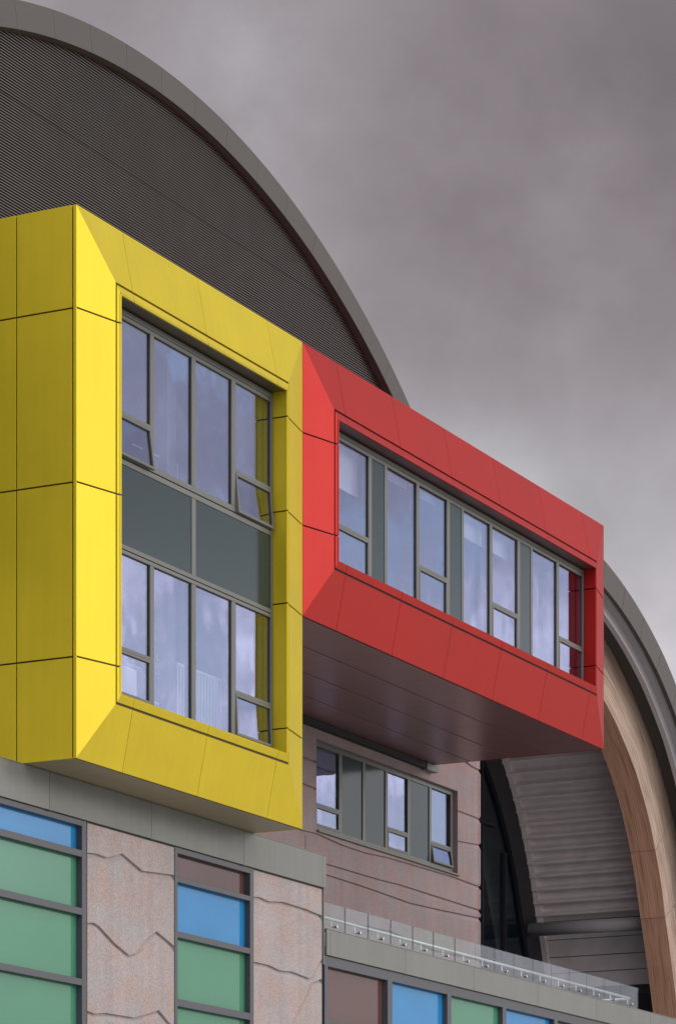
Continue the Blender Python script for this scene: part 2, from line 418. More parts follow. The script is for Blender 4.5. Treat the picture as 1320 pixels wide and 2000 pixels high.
for c, (x0, x1) in enumerate(cols):
    for (z0_, z1_, tz, tilt) in ((14.40, 16.30, 14.925, 7), (oz0 + .10, 12.95, 11.575, 0)):
        if c in (0, 3):
            gasket(None, x0, x1, tz + .05, z1_, Yp, parent=wn); pane(wn, x0, x1, tz + .05, z1_, Yp)
            t = tilt if tilt else (2.2 if c == 3 else 0)
            sash(wn, x0 - .005, x1 + .005, z0_ - (.085 if tilt else 0), tz - .004, Yf - .006, t if c == 0 or not tilt else 4.8)
        else:
            gasket(None, x0, x1, z0_, z1_, Yp, parent=wn); pane(wn, x0, x1, z0_, z1_, Yp)
for x0, x1 in ((ox0 + .07, 3.327), (3.449, ox1 - .07)):
    MB().box(x0, x1, Yp - .02, Yp, 13.085, 14.222).build('spandrel_panel', 'spandrel', wn)
# pine inner sash rails seen through the open lights
for x0, x1 in (cols[0], cols[3]):
    MB().box(x0 + .03, x1 - .03, Yf + .135, Yf + .19, 14.40, 14.455).build('inner_rail', 'sash_wood', wn)
room(yb, ox0, ox1, Yf + .2, 3.4, 14.36, 16.42)
room(yb, ox0, ox1, Yf + .2, 3.4, oz0 + .05, 12.98)
for (a, b, z0_, z1_) in ((3.10, 3.36, 14.38, 16.35), (5.2, 5.75, 14.38, 16.35), (3.12, 3.34, 10.9, 12.95), (5.25, 5.75, 10.9, 12.95)):
    MB().box(a, b, .34, .48, z0_, z1_).build('inner_column', 'room', yb)

# things in the lower room
r = thing('radiator', 'white slatted column radiator behind third lower pane of yellow bay', 'radiator')
rb = MB()
for k in range(15):
    x = 3.95 + k * 0.093
    rb.box(x, x + .045, .66, .71, 10.93, 11.92)
rb.build('slat', 'white', r)
MB().box(3.93, 5.32, .65, .72, 11.92, 11.965).build('top_rail', 'white', r)
MB().box(5.29, 5.33, .65, .72, 10.9, 11.92).build('end_post', 'white', r)
d = thing('drip_stand', 'thin white drip stand with hooked head behind second lower pane of yellow bay', 'drip stand')
MB().tube([(4.15, 1.0, 10.9), (4.15, 1.0, 12.09)], .014).build('pole', 'white', d)
MB().tube([(3.92, 1.0, 12.10), (3.94, 1.0, 12.04), (4.02, 1.0, 12.05), (4.15, 1.0, 12.09), (4.28, 1.0, 12.05), (4.36, 1.0, 12.04), (4.38, 1.0, 12.10)], .012).build('hook', 'white', d)
d = thing('towel_rail', 'white tubular frame with three uprights beside drip stand in lower yellow bay', 'towel rail')
MB().tube([(3.3, 1.15, 11.86), (4.85, 1.15, 11.9)], .013).build('top_rail', 'white', d)
for x in (4.45, 4.62, 4.85): MB().tube([(x, 1.15, 10.9), (x, 1.15, 11.9)], .014 if x < 4.8 else .022).build('upright', 'white', d)
d = thing('display_screen', 'pale flat screen leaning inside lower left opening light of yellow bay', 'screen')
MB().box(1.75, 2.62, .58, .62, 11.12, 11.58).build('screen_panel', 'blind', d)
MB().box(1.72, 2.65, .621, .64, 11.09, 11.61).build('bezel', 'room', d)
MB().box(2.1, 2.2, .6, .66, 10.9, 11.12).build('stand', 'white', d)
d = thing('chair', 'white chair with rounded back low behind second lower pane of yellow bay', 'chair')
MB().tube([(3.45, .9, 10.9), (3.45, .9, 11.28), (3.52, .9, 11.33), (3.95, .9, 11.33), (4.02, .9, 11.28), (4.02, .9, 10.9)], .02).build('back_frame', 'white', d)
MB().box(3.5, 3.97, .89, .91, 11.0, 11.24).build('backrest', 'white', d)
MB().box(3.47, 4.0, .92, 1.35, 10.93, 10.97).build('seat', 'white', d)
d = thing('bed_frame', 'white tubular bed rail behind second upper pane of yellow bay', 'bed')
MB().tube([(3.2, 1.0, 15.1), (4.55, 1.0, 15.12), (4.55, 1.0, 14.4)], .016).build('head_rail', 'white', d)
MB().tube([(3.2, 1.0, 14.82), (4.3, 1.0, 14.82)], .012).build('side_rail', 'white', d)
MB().box(3.15, 4.55, 1.02, 2.6, 14.45, 14.55).build('mattress', 'blind', d)

# ------------------------------------------------------------------ RED BAY
rbay = thing('red_bay', 'long red single storey box bay overhanging the pink wall beside yellow bay', 'bay window')
RX = [7.92, 9.95, 11.97, 14.02, 16.08, 18.14]
rx0, rx1, rz0, rz1 = bay(rbay, 'red', 'joint_r', 'red_soffit', 6.757, 19.25, 13.175, 17.485, 0.76, RX, [14.60, 16.06], [14.61, 16.075])
win = MB()
win.box(rx0, rx0 + .07, Yf, Yf + .13, rz0, rz1); win.box(rx1 - .06, rx1 - .008, Yf, Yf + .13, rz0, rz1 - .02)
win.box(rx0 + .07, rx1 - .06, Yf, Yf + .13, 16.37, rz1 - .022)
win.box(rx0 + .07, rx1 - .06, Yf + .012, Yf + .13, 16.31, 16.367)
win.box(rx0 + .07, rx1 - .06, Yf, Yf + .13, rz0, rz0 + .07)
ms = [(9.205, 9.315), (9.795, 9.895), (11.025, 11.134), (12.243, 12.355), (12.843, 12.938), (14.045, 14.155), (15.265, 15.38), (15.855, 15.948), (17.07, 17.183)]
for a, b in ms: win.box(a, b, Yf + .002, Yf + .13, rz0 + .07, 16.31)
edges = [(rx0 + .07, ms[0][0])] + [(ms[i][1], ms[i + 1][0]) for i in range(8)] + [(ms[8][1], rx1 - .06)]
kinds = ['T', 'S', 'P', 'T', 'S', 'P', 'T', 'S', 'P', 'T']
for (x0, x1), k in zip(edges, kinds):
    if k == 'T':
        win.box(x0, x1, Yf + .001, Yf + .13, 14.91, 14.958)
wn = win.build('window', 'frame', rbay, bevel=0.003)
for (x0, x1), k in zip(edges, kinds):
    if k == 'T':
        gasket(None, x0, x1, 14.958, 16.31, Yp, parent=wn); pane(wn, x0, x1, 14.958, 16.31, Yp)
        sash(wn, x0 - .004, x1 + .004, rz0 + .07, 14.906, Yf - .004, 0)
    elif k == 'P':
        gasket(None, x0, x1, rz0 + .07, 16.31, Yp, parent=wn); pane(wn, x0, x1, rz0 + .07, 16.31, Yp)
    else:
        MB().box(x0, x1, Yp - .02, Yp, rz0 + .07, 16.31).build('spandrel_panel', 'spandrel', wn)
room(rbay, rx0, rx1, Yf + .2, 3.3, rz0 + .05, 16.40)
for i, (x0, x1, zb) in enumerate([(7.75, 9.36, 15.67), (9.95, 11.17, 16.26), (11.25, 12.42, 16.25), (13.05, 14.24, 15.98), (14.3, 15.45, 15.98)]):
    b_ = MB().box(x0, x1, .30, .304, zb + .03, 16.40).box(x0, x1, .292, .315, zb, zb + .03).build('roller_blind', 'blind', rbay)
for x0, x1 in ((13.9, 14.6), (14.9, 15.7), (16.0, 17.6), (17.8, 18.3)):
    m = MB(); n = 26
    for k in range(n):
        a = x0 + (x1 - x0) * k / n; b = x0 + (x1 - x0) * (k + 1) / n
        ya = .62 + .05 * math.sin(k * 1.3); yb_ = .62 + .05 * math.sin((k + 1) * 1.3)
        m.poly([(a, ya, 14.3), (b, yb_, 14.3), (b, yb_, 16.38), (a, ya, 16.38)])
    m.build('net_curtain', 'curtain', rbay, smooth=True)
for x0 in (9.5, 12.6, 15.6):
    MB().box(x0 - .2, x0 + .2, .28, .8, rz0 + .05, 16.39).build('inner_column', 'room', rbay)

# ------------------------------------------------------------------ relief concrete wall regions
def region(mb, x0, x1, z0, z1, lines, Y, d=0.035, h=0.018, b=0.07):
    """front face at Y with horizontal-ish grooves following polylines (each spanning x0..x1)"""
    xs = {x0, x1}
    for ln in lines:
        for x, z in ln: 
            if x0 < x < x1: xs.add(x)
    xs = sorted(xs)
    def ev(ln, x):
        ln = sorted(ln)
        if x <= ln[0][0]: return ln[0][1]
        for (xa, za), (xb, zb) in zip(ln[:-1], ln[1:]):
            if x <= xb: return za + (zb - za) * (x - xa) / (xb - xa + 1e-9)
        return ln[-1][1]
    L = sorted(lines, key=lambda l: -ev(l, (x0 + x1) / 2))
    for xa, xb in zip(xs[:-1], xs[1:]):
        ta, tb = z1, z1
        for ln in L:
            ga, gb = ev(ln, xa), ev(ln, xb)
            mb.poly([(xa, Y, ga), (xb, Y, gb), (xb, Y, tb), (xa, Y, ta)])
            mb.poly([(xa, Y, ga), (xb, Y, gb), (xb, Y + d, gb), (xa, Y + d, ga)])
            mb.poly([(xa, Y + d, ga), (xb, Y + d, gb), (xb, Y + d, gb - h), (xa, Y + d, ga - h)])
            mb.poly([(xa, Y + d, ga - h), (xb, Y + d, gb - h), (xb, Y, gb - h - b), (xa, Y, ga - h - b)])
            ta, tb = ga - h - b, gb - h - b
        mb.poly([(xa, Y, z0), (xb, Y, z0), (xb, Y, tb), (xa, Y, ta)])

# ------------------------------------------------------------------ PINK BUILDING behind / below the red bay
pb = thing('concrete_building', 'rose pink concrete wall with wavy grooves under the red bay', 'building')
W = 3.71
WX0, WX1, WZ0, WZ1 = 5.6, 21.67, 7.6, 17.4
px0, px1, pz0, pz1 = 14.40, 20.59, 11.20, 12.88
wl = MB()
region(wl, WX0, px0, pz0, WZ1, [[(5.6, 12.0), (13.81, 11.978), (14.40, 11.96)], [(5.6, 12.47), (14.40, 12.46)]], W, h=.012, b=.03)
region(wl, px0, px1, pz1, WZ1, [], W)
region(wl, px1, WX1, pz0, WZ1, [[(px1, 12.50), (21.67, 12.49)], [(px1, 11.885), (21.3, 11.93), (21.67, 11.96)], [(px1, 13.62), (21.3, 13.50), (21.67, 13.49)]], W)
region(wl, WX0, WX1, WZ0, pz0, [
    [(5.6, 11.12), (13.8, 11.113), (14.44, 11.136), (15.49, 11.07), (16.46, 11.061), (17.4, 11.103), (18.37, 11.115), (20.31, 11.131), (21.67, 11.101)],
    [(5.6, 10.60), (14.82, 10.63), (17.0, 10.631), (17.95, 10.652), (21.67, 10.621)],
    [(5.6, 10.43), (14.82, 10.429), (15.94, 10.418), (16.9, 10.398), (18.37, 10.353), (19.74, 10.39), (21.67, 10.458)],
    [(5.6, 9.6), (12, 9.75), (15, 9.62), (17.5, 9.70), (19.5, 9.55), (21.67, 9.60)]], W)
# window reveal faces, end, top, back
RV = W + .14
wl.poly([(px0, W, pz0), (px0, RV, pz0), (px0, RV, pz1), (px0, W, pz1)])
wl.poly([(px1, W, pz0), (px1, RV, pz0), (px1, RV, pz1), (px1, W, pz1)])
wl.poly([(px0, W, pz1), (px1, W, pz1), (px1, RV, pz1), (px0, RV, pz1)])
wl.poly([(px0, W, pz0), (px1, W, pz0), (px1, RV, pz0), (px0, RV, pz0)])
wl.poly([(WX1, W + .036, WZ0), (WX1, 7.6, WZ0), (WX1, 7.6, WZ1), (WX1, W + .036, WZ1)])
wl.poly([(WX0, W, WZ1), (WX1, W, WZ1), (WX1, 7.6, WZ1), (WX0, 7.6, WZ1)])
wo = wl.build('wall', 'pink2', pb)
# scalloped corner bead: short pieces standing proud between the grooves
for a, b in ((9.0, 9.52), (9.62, 10.36), (10.47, 10.54), (10.64, 11.03), (11.13, 11.86), (11.98, 12.40), (12.52, 13.40)):
    MB().box(21.60, 21.685, W - .012, W + .05, a, b).build('corner_bead', 'pink2', pb, bevel=.01)
# vertical panel joints
vj = MB()
for x in (10.2, 13.95):
    vj.box(x, x + .014, W - .003, W + .01, 8.0, 11.03)
vj.build('panel_joint', 'dark', pb)
# window in the wall
PF = W + .09
wf = MB()
wf.box(px0, 14.56, PF, PF + .1, pz0, pz1); wf.box(20.46, px1 - .002, PF, PF + .1, pz0, pz1 - .004)
wf.box(14.56, 20.46, PF, PF + .1, 12.79, pz1 - .004); wf.box(14.56, 20.46, PF, PF + .1, pz0, 11.31)
pm = [(15.509, 15.63), (16.496, 16.612), (17.47, 17.576), (18.469, 18.577), (19.451, 19.547)]
for a, b in pm: wf.box(a, b, PF + .002, PF + .1, 11.31, 12.79)
ed = [(14.56, pm[0][0])] + [(pm[i][1], pm[i + 1][0]) for i in range(4)] + [(pm[4][1], 20.46)]
for i in (0, 3, 5): wf.box(ed[i][0], ed[i][1], PF + .001, PF + .1, 11.685, 11.735)
wn = wf.build('window', 'frame', pb, bevel=.003)
for i, (x0, x1) in enumerate(ed):
    if i in (0, 3, 5):
        gasket(None, x0, x1, 11.735, 12.79, PF + .04, parent=wn); pane(wn, x0, x1, 11.735, 12.79, PF + .04)
        sash(wn, x0 - .004, x1 + .004, 11.312, 11.682, PF - .005, 9 if i == 5 else 0, w=.04)
    else:
        MB().box(x0, x1, PF + .02, PF + .04, 11.31, 12.79).build('spandrel_panel', 'spandrel', wn)
MB().box(px0 + .01, px1 + .03, W - .05, PF - .002, 11.165, 11.199).build('sill', 'frame', pb, bevel=.004)
room(pb, px0, px1, PF + .12, 7.0, 11.15, 12.9)
# black strip standing in for the shadow gap at the back of the red soffit
g_ = MB().box(7.0, 18.85, 3.575, 3.70, 13.05, 13.165)
g_.build('shadow_gap_strip', 'gasket', pb)
MB().box(18.85, 19.35, 3.56, 3.70, 13.03, 13.168).build('gap_end_plate', 'frame', pb, bevel=.004)

# ------------------------------------------------------------------ PODIUM: grey parapets, pink panels, coloured glass
po = thing('podium', 'lower block with grey parapet band, pink grooved panels and blue green brown glass', 'building')
PY = 0.857
def band(xs, z0, z1, ytop, nm):
    for a, b in zip(xs[:-1], xs[1:]):
        MB().box(a + .004, b - .004, PY, PY + .03, z0, z1).build(nm, 'grey', po, bevel=.003)
band([-7.9, -5.03, -2.18, .674, 3.525, 6.40, 9.115, 9.24], 9.262, 9.792, 0, 'parapet_panel')
band([9.262, 9.387, 12.26, 15.145, 18.05, 20.97, 23.9, 26.8, 29.7], 8.162, 8.59, 0, 'parapet_panel')
MB().box(9.205, 9.239, PY + .032, 3.6, 8.0, 9.790).build('parapet_return', 'grey', po)
cp = MB(); cp.box(-7.9, 9.24, PY - .006, PY + .35, 9.793, 9.803); cp.box(9.262, 29.7, PY - .006, PY + .25, 8.591, 8.601)
cp.build('coping', 'grey', po)
bk = MB()
bk.box(-7.9, 9.20, PY + .034, 3.6, 9.24, 9.786)
bk.box(9.245, 29.7, PY + .034, 3.6, 8.14, 8.30)
bk.box(-7.9, 9.20, 1.16, 3.6, 0, 9.24)
bk.box(9.245, 29.7, 1.16, 3.6, 0, 8.14)
bk.build('core', 'dark', po)
Q = 0.90
# pink panels
p1A = [(1.70, 8.808), (2.05, 8.834), (2.32, 8.815), (2.75, 8.939), (3.34, 8.76), (4.28, 8.823)]
p1B = [(1.69, 7.787), (1.94, 7.818), (2.09, 7.791), (2.53, 7.592), (2.95, 7.457), (3.13, 7.5), (3.43, 7.741), (3.75, 7.907), (4.17, 7.78), (4.28, 7.74)]
p1C = [(1.69, 6.532), (1.97, 6.497), (2.27, 6.538), (3.09, 6.547), (3.82, 6.725), (4.15, 6.557), (4.28, 6.5)]
p2A = [(6.73, 8.807), (7.0, 8.837), (7.33, 8.807), (7.79, 8.859), (8.58, 8.844), (9.2, 8.802)]
p2B = [(6.71, 7.784), (7.33, 7.785), (7.7, 7.738), (8.11, 7.765), (8.73, 7.72), (8.85, 7.78), (8.97, 7.92), (9.2, 8.117)]
p2C = [(6.71, 5.4), (8.11, 6.922), (8.70, 7.53), (8.82, 7.66), (9.2, 7.764)]
for x0, x1, ls in ((1.765, 4.272, [p1A, p1B, p1C, [(1.7, 5.3), (3, 5.5), (4.3, 5.25)]]), (6.79, 9.165, [p2A, p2B, p2C])):
    m = MB(); region(m, x0, x1, 0.0, 9.245, ls, Q, d=.045, h=.018, b=.08)
    m.poly([(x1, Q, 0), (x1, 1.15, 0), (x1, 1.15, 9.245), (x1, Q, 9.245)])
    m.poly([(x0, Q, 0), (x0, 1.15, 0), (x0, 1.15, 9.245), (x0, Q, 9.245)])
    m.build('precast_panel', 'pink', po)
MB().box(9.165, 9.205, Q + .03, 1.15, 0, 9.235).build('corner_joint', 'dark', po)
# coloured curtain wall
def cwall(x0, x1, verts, rows, ztop, zbot):
    """verts: mullion (a,b) pairs incl. ends; rows: list of (z1,z0,colours or colour)"""
    m = MB()
    for a, b in verts: m.box(a, b, Q - .012, Q + .20, zbot, ztop)
    zs = [ztop] + [r[0] for r in rows]
    for i, (z1, z0, c) in enumerate(rows):
        up = ztop if i == 0 else rows[i - 1][1]
        for (a, b), (a2, b2) in zip(verts[:-1], verts[1:]):
            m.box(b, a2, Q - .010, Q + .18, z1, up)
    f = m.build('curtain_wall_frame', 'dark_frame', po, bevel=.003)
    for z1, z0, c in rows:
        for k, ((a, b), (a2, b2)) in enumerate(zip(verts[:-1], verts[1:])):
            cc = c[k] if isinstance(c, list) else c
            MB().box(b, a2, Q + .085, Q + .10, z0, z1).build('coloured_glass_panel', cc, f, {'blue': 'sky blue glass panel', 'green': 'sea green glass panel', 'brown': 'dark brown glass panel'}[cc])
cwall(-7.9, 1.70, [(-7.9, -7.8), (-5.2, -5.06), (-1.80, -1.66), (1.60, 1.715)], [(9.17, 8.82, 'blue'), (8.722, 7.985, 'green'), (7.885, 6.965, 'green'), (6.868, 5.95, 'green'), (5.85, 4.9, 'brown'), (4.8, .3, 'green')], 9.25, 0)
cwall(4.28, 6.75, [(4.276, 4.362), (6.665, 6.785)], [(9.165, 8.805, 'brown'), (8.728, 7.978, 'blue'), (7.887, 6.95, 'green'), (6.84, 5.95, 'green'), (5.85, 4.9, 'blue'), (4.8, .3, 'green')], 9.25, 0)
cwall(9.24, 29.7, [(9.245, 9.36), (11.62, 11.80), (14.05, 14.215), (16.48, 16.64), (18.92, 19.09), (21.35, 21.52), (23.8, 23.97), (26.3, 26.45), (29.6, 29.7)],
      [(7.985, 7.10, ['brown', 'blue', 'green', 'blue', 'brown', 'green', 'blue', 'green']), (7.0, 6.0, ['green', 'green', 'blue', 'green', 'green', 'brown', 'green', 'blue']), (5.9, .3, 'green')], 8.15, 0)
# little fixing brackets under the parapet joints
for x in (.674, 3.525, 6.40): 
    MB().box(x - .03, x + .03, PY - .006, PY + .02, 9.252, 9.2605).build('joint_clip', 'dark_frame', po)

# ------------------------------------------------------------------ GLASS BALUSTRADE
bl = thing('glass_balustrade', 'frameless glass balustrade with pale steel handrail along the terrace edge', 'balustrade')
bx = [9.42, 10.52, 11.403, 12.286, 13.172, 14.03, 14.947, 15.845, 16.691, 17.583, 18.496, 19.395, 20.291, 21.184, 22.114, 22.993, 23.939]
BY = 1.15
for i, (a, b) in enumerate(zip(bx[:-1], bx[1:])):
    MB().box(a + .009, b - .009, BY, BY + .017, 8.32, 9.12).build('glass_panel', 'glass_clear', bl)
    m = MB()
    xb = b - .34
    m.tube([(xb, BY + .02, 8.755), (xb, BY + .075, 8.745), (xb, BY + .10, 8.76), (xb, BY + .10, 8.86)], .013, 8)
    m.tube([(xb, BY - .02, 8.755), (xb, BY + .03, 8.755)], .026, 10)
    m.build('rail_bracket', 'steel', bl, smooth=False)
for a in bx[1:-1]:
    MB().box(a - .006, a + .006, BY + .003, BY + .014, 8.32, 9.118).build('edge_seal', 'dark', bl) if a < 15 else None
MB().tube([(9.40, BY + .10, 8.885), (23.70, BY + .10, 8.885)], .027, 14).build('handrail', 'rail', bl, smooth=True)
MB().box(23.94, 23.957, BY, 3.3, 8.32, 9.12).build('glass_panel', 'glass_clear', bl)
MB().tube([(23.80, BY + .16, 8.885), (23.80, 3.3, 8.885)], .025, 12).build('handrail', 'rail', bl, smooth=True)

# ------------------------------------------------------------------ BIG LEFT ARCH: fascia, louvres, roof
ar = thing('arched_gable', 'dark louvred semicircular gable with broad grey fascia rising behind the bays', 'gable')
ACX, ACZ, RO, RI = 7.34, 6.25, 16.385, 15.955
def arc_pts(cx, cz, r, a0, a1, n): return [(cx + r * math.cos(R(a0 + (a1 - a0) * i / n)), cz + r * math.sin(R(a0 + (a1 - a0) * i / n))) for i in range(n + 1)]
def ring_seg(mb, cx, cz, ra, rb, a0, a1, y0, y1, n=8, mi=0):
    A = arc_pts(cx, cz, ra, a0, a1, n); B = arc_pts(cx, cz, rb, a0, a1, n)
    for i in range(n):
        mb.poly([(A[i][0], y0, A[i][1]), (A[i + 1][0], y0, A[i + 1][1]), (B[i + 1][0], y0, B[i + 1][1]), (B[i][0], y0, B[i][1])], mi)
        mb.poly([(A[i][0], y1, A[i][1]), (A[i + 1][0], y1, A[i + 1][1]), (B[i + 1][0], y1, B[i + 1][1]), (B[i][0], y1, B[i][1])], mi)
        mb.poly([(A[i][0], y0, A[i][1]), (A[i + 1][0], y0, A[i + 1][1]), (A[i + 1][0], y1, A[i + 1][1]), (A[i][0], y1, A[i][1])], mi)
        mb.poly([(B[i][0], y0, B[i][1]), (B[i + 1][0], y0, B[i + 1][1]), (B[i + 1][0], y1, B[i + 1][1]), (B[i][0], y1, B[i][1])], mi)
    for P_, Q_ in ((A[0], B[0]), (A[n], B[n])):
        mb.poly([(P_[0], y0, P_[1]), (Q_[0], y0, Q_[1]), (Q_[0], y1, Q_[1]), (P_[0], y1, P_[1])], mi)
step = 3.925; a = 105.08 + step * 10
for k in range(32):
    a1 = a; a0 = a - step; a -= step
    if a0 < 38: break
    m = MB(); ring_seg(m, ACX, ACZ, RI, RO, a0 + .009, a1 - .009, 3.0, 3.14, 6); m.build('fascia_panel', 'arch_grey', ar)
m = MB(); ring_seg(m, ACX, ACZ, RI + .02, RO - .02, 38, 144, 3.02, 3.12, 60); m.build('fascia_backing', 'dark', ar)
m = MB(); ring_seg(m, ACX, ACZ, RI - .01, RI + .3, 38, 144, 3.142, 3.25, 90); m.build('reveal_trim', 'trim_maroon', ar)
m = MB(); ring_seg(m, ACX, ACZ, RO - .25, RO - .03, 39, 146, 3.142, 14, 90); m.build('roof', 'roof', ar)
m = MB(); dd = R(1)
n = 80
pts = arc_pts(ACX, ACZ, RI + .1, 40, 160, n)
zb = 13.3
for i in range(n):
    (xa, za), (xb, zb2) = pts[i], pts[i + 1]
    if min(za, zb2) > zb: m.poly([(xa, 3.245, zb), (xb, 3.245, zb), (xb, 3.245, zb2), (xa, 3.245, za)])
m.build('louvre_backing', 'slat_back', ar)
m = MB(); pitch = .0452; z = 16.6; i = 0
while z < ACZ + RI - .02:
    hw = math.sqrt(max(0, RI ** 2 - (z - ACZ) ** 2)) - .02
    xa, xb = max(ACX - hw, -5.5), ACX + hw
    h = .0135
    if abs(z - 20.68) < pitch * .5: h = .0095
    m.poly([(xa, 3.175, z), (xb, 3.175, z), (xb, 3.175, z + h), (xa, 3.175, z + h)])
    m.poly([(xa, 3.175, z + h), (xb, 3.175, z + h), (xb, 3.20, z + h + .006), (xa, 3.20, z + h + .006)])
    m.poly([(xa, 3.175, z), (xb, 3.175, z), (xb, 3.20, z + .006), (xa, 3.20, z + .006)], 1)  # undersides coloured black, shade between blades put into the material
    z += pitch; i += 1
m.build('louvre_blades', ['slat', 'slat_back'], ar)

# ------------------------------------------------------------------ RIGHT VAULT with glulam arch
va = thing('timber_vault', 'open barrel vault canopy on a thick glulam timber arch at right edge', 'canopy')
KX, KZ = 24.03, 6.7
TAB = [(0, -.95), (16, -.87), (24, -.85), (31, -.72), (37, -.48), (42, -.30), (46, -.18), (51, -.07), (60, 0), (110, 0)]
def dl(t):
    for (a, u), (b, v) in zip(TAB[:-1], TAB[1:]):
        if a <= t <= b: return u + (v - u) * (t - a) / (b - a)
    return 0
def vp(r, t, k=1.0): 
    q = r + dl(t) * k; return (KX + q * math.cos(R(t)), KZ + q * math.sin(R(t)))
def vring(ra, rb, t0, t1, y0, y1, n, ka=1.0, kb=1.0, uv=False):
    bm = bmesh.new(); lay = bm.loops.layers.uv.new('UVMap'); L = 0.0
    prev = None
    for i in range(n + 1):
        t = t0 + (t1 - t0) * i / n
        A = vp(ra, t, ka); B = vp(rb, t, kb)
        cur = [bm.verts.new((A[0], y0, A[1])), bm.verts.new((B[0], y0, B[1])), bm.verts.new((B[0], y1, B[1])), bm.verts.new((A[0], y1, A[1]))]
        dL = (cur[0].co - prev[0].co).length if prev else 0
        if prev:
            for k in range(4):
                j = (k + 1) % 4
                f = bm.faces.new((prev[k], prev[j], cur[j], cur[k]))
                w = (prev[k].co - prev[j].co).length
                off = k * 3.7
                for lp, c in zip(f.loops, ((L, off), (L, off + w), (L + dL, off + w), (L + dL, off))): lp[lay].uv = c
                f.material_index = 1 if k == 3 else 0
        else: bm.faces.new(cur)
        L += dL; prev = cur
    bm.faces.new(prev)
    bmesh.ops.recalc_face_normals(bm, faces=bm.faces)
    me = bpy.data.meshes.new('ring'); bm.to_mesh(me); bm.free()
    for p in me.polygons: p.use_smooth = False
    return me
T0, T1 = 0, 100
# fascia in panels
k = T1
while k > T0:
    k2 = k - 5.6
    link('fascia_panel', vring(11.80, 12.375, max(k2, T0) + .03, k - .03, 3.0, 3.10, 6), ['arch_grey', 'arch_grey'], va)
    k = k2
link('fascia_backing', vring(11.84, 12.34, T0, T1, 3.03, 3.09, 60), ['dark', 'dark'], va)
link('outer_soffit', vring(11.86, 12.30, T0, T1, 3.102, 3.30, 80), ['tube', 'tube'], va)
link('gutter_pipe', vring(11.60, 12.30, T0, T1, 3.302, 3.42, 80), ['tube', 'tube'], va)
link('inner_soffit', vring(11.86, 12.30, T0, T1, 3.422, 3.84, 80, .5, .5), ['arch_grey', 'arch_grey'], va)
link('roof', vring(12.31, 12.36, T0, T1, 3.102, 9.15, 60), ['roof', 'roof'], va)
# glulam arch, lengths butted with fine joints
cuts = [T1, 66, 40.0, 31.0, T0]
gl = MB()
for a_, b_ in zip(cuts[:-1], cuts[1:]):
    link('timber_arch', vring(10.60, 11.86, b_ + .04, a_ - .04, 3.85, 4.47, max(6, int((a_ - b_) * 1.2)), 1.0, .35), ['wood_lit', 'wood_shaded'], va)
# ribbed ceiling: stepped profile along the arch
def ceiling(t0, t1, nrib):
    m = MB(); y0, y1 = 4.48, 7.69
    P_ = []
    stepa = (t1 - t0) / nrib
    for i in range(nrib):
        a = t0 + i * stepa
        for fr_, rr in ((0.0, 12.05), (0.52, 12.05), (0.53, 12.26), (0.63, 12.26), (0.64, 11.88), (0.84, 11.88), (0.85, 12.05), (0.99, 12.05)):
            P_.append(vp(rr, a + fr_ * stepa))
    P_.append(vp(12.04, t1))
    for k, (p, q) in enumerate(zip(P_[:-1], P_[1:])):
        m.poly([(p[0], y0, p[1]), (p[0], y1, p[1]), (q[0], y1, q[1]), (q[0], y0, q[1])], 1 if k % 8 in (1, 2, 3) else 0)  # gap and step faces darker than the deck, rib shade put into colour
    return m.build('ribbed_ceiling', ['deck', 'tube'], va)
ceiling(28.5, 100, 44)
m = MB()
tt = [28.4, 26.2, 24.0, 21.9, 19.9]
for a, b in zip(tt[:-1], tt[1:]):
    p, q = vp(12.0, a - .05), vp(12.0, b + .05)
    m.poly([(p[0], 4.48, p[1]), (p[0], 7.69, p[1]), (q[0], 7.69, q[1]), (q[0], 4.48, q[1])])
m.build('lining_panels', 'deck', va)
m = MB(); m.tube([(33.30, 4.5, 11.80), (33.30, 7.66, 11.82)], .165, 24); m.build('service_tube', 'tube', va, smooth=True)
# end wall: dark frame ring, glass, mullions, lower opening
link('ceiling_edge_trim', vring(11.925, 12.08, T0, T1, 7.56, 7.695, 80), ['deck', 'deck'], va)
link('end_wall_frame', vring(11.15, 12.06, T0, T1, 7.70, 7.86, 80), ['dark_wall', 'dark_wall'], va)
m = MB(); N_ = 70
pp = [vp(11.2, T0 + (T1 - T0) * i / N_) for i in range(N_ + 1)]
m.poly([(x, 7.80, z) for x, z in pp] + [(pp[-1][0], 7.80, KZ)])
m.build('end_wall_glass', 'glass_dark', va)
m = MB(); m.poly([(x, 9.0, z) for x, z in [vp(12.2, T0 + (T1 - T0) * i / 40) for i in range(41)]] + [(21.8, 9.0, KZ)]); m.box(21.8, 35.3, 9.0, 9.1, 0, KZ)
m.build('hall_back_wall', 'hall', va)
m = MB()
for x in (23.5, 25.3, 27.1, 28.9, 30.65, 32.0): 
    m.box(x, x + .07, 7.72, 7.84, KZ, KZ + math.sqrt(11.1 ** 2 - (x - KX) ** 2) - (.9 if x > 31 else .1))
for z in (8.6, 10.9, 14.05, 16.2): m.box(21.8, KX + math.sqrt(11.1 ** 2 - (z - KZ) ** 2) - .9, 7.73, 7.83, z, z + .06)
m.build('mullions', 'dark_wall', va)
MB().box(21.8, 36.2, 7.9, 14, 0, .2).build('hall_interior', 'dark_wall', va)
MB().box(34.6, 34.9, 4.2, 13, 0, 10.3).build('side_wall', 'dark_wall', va)
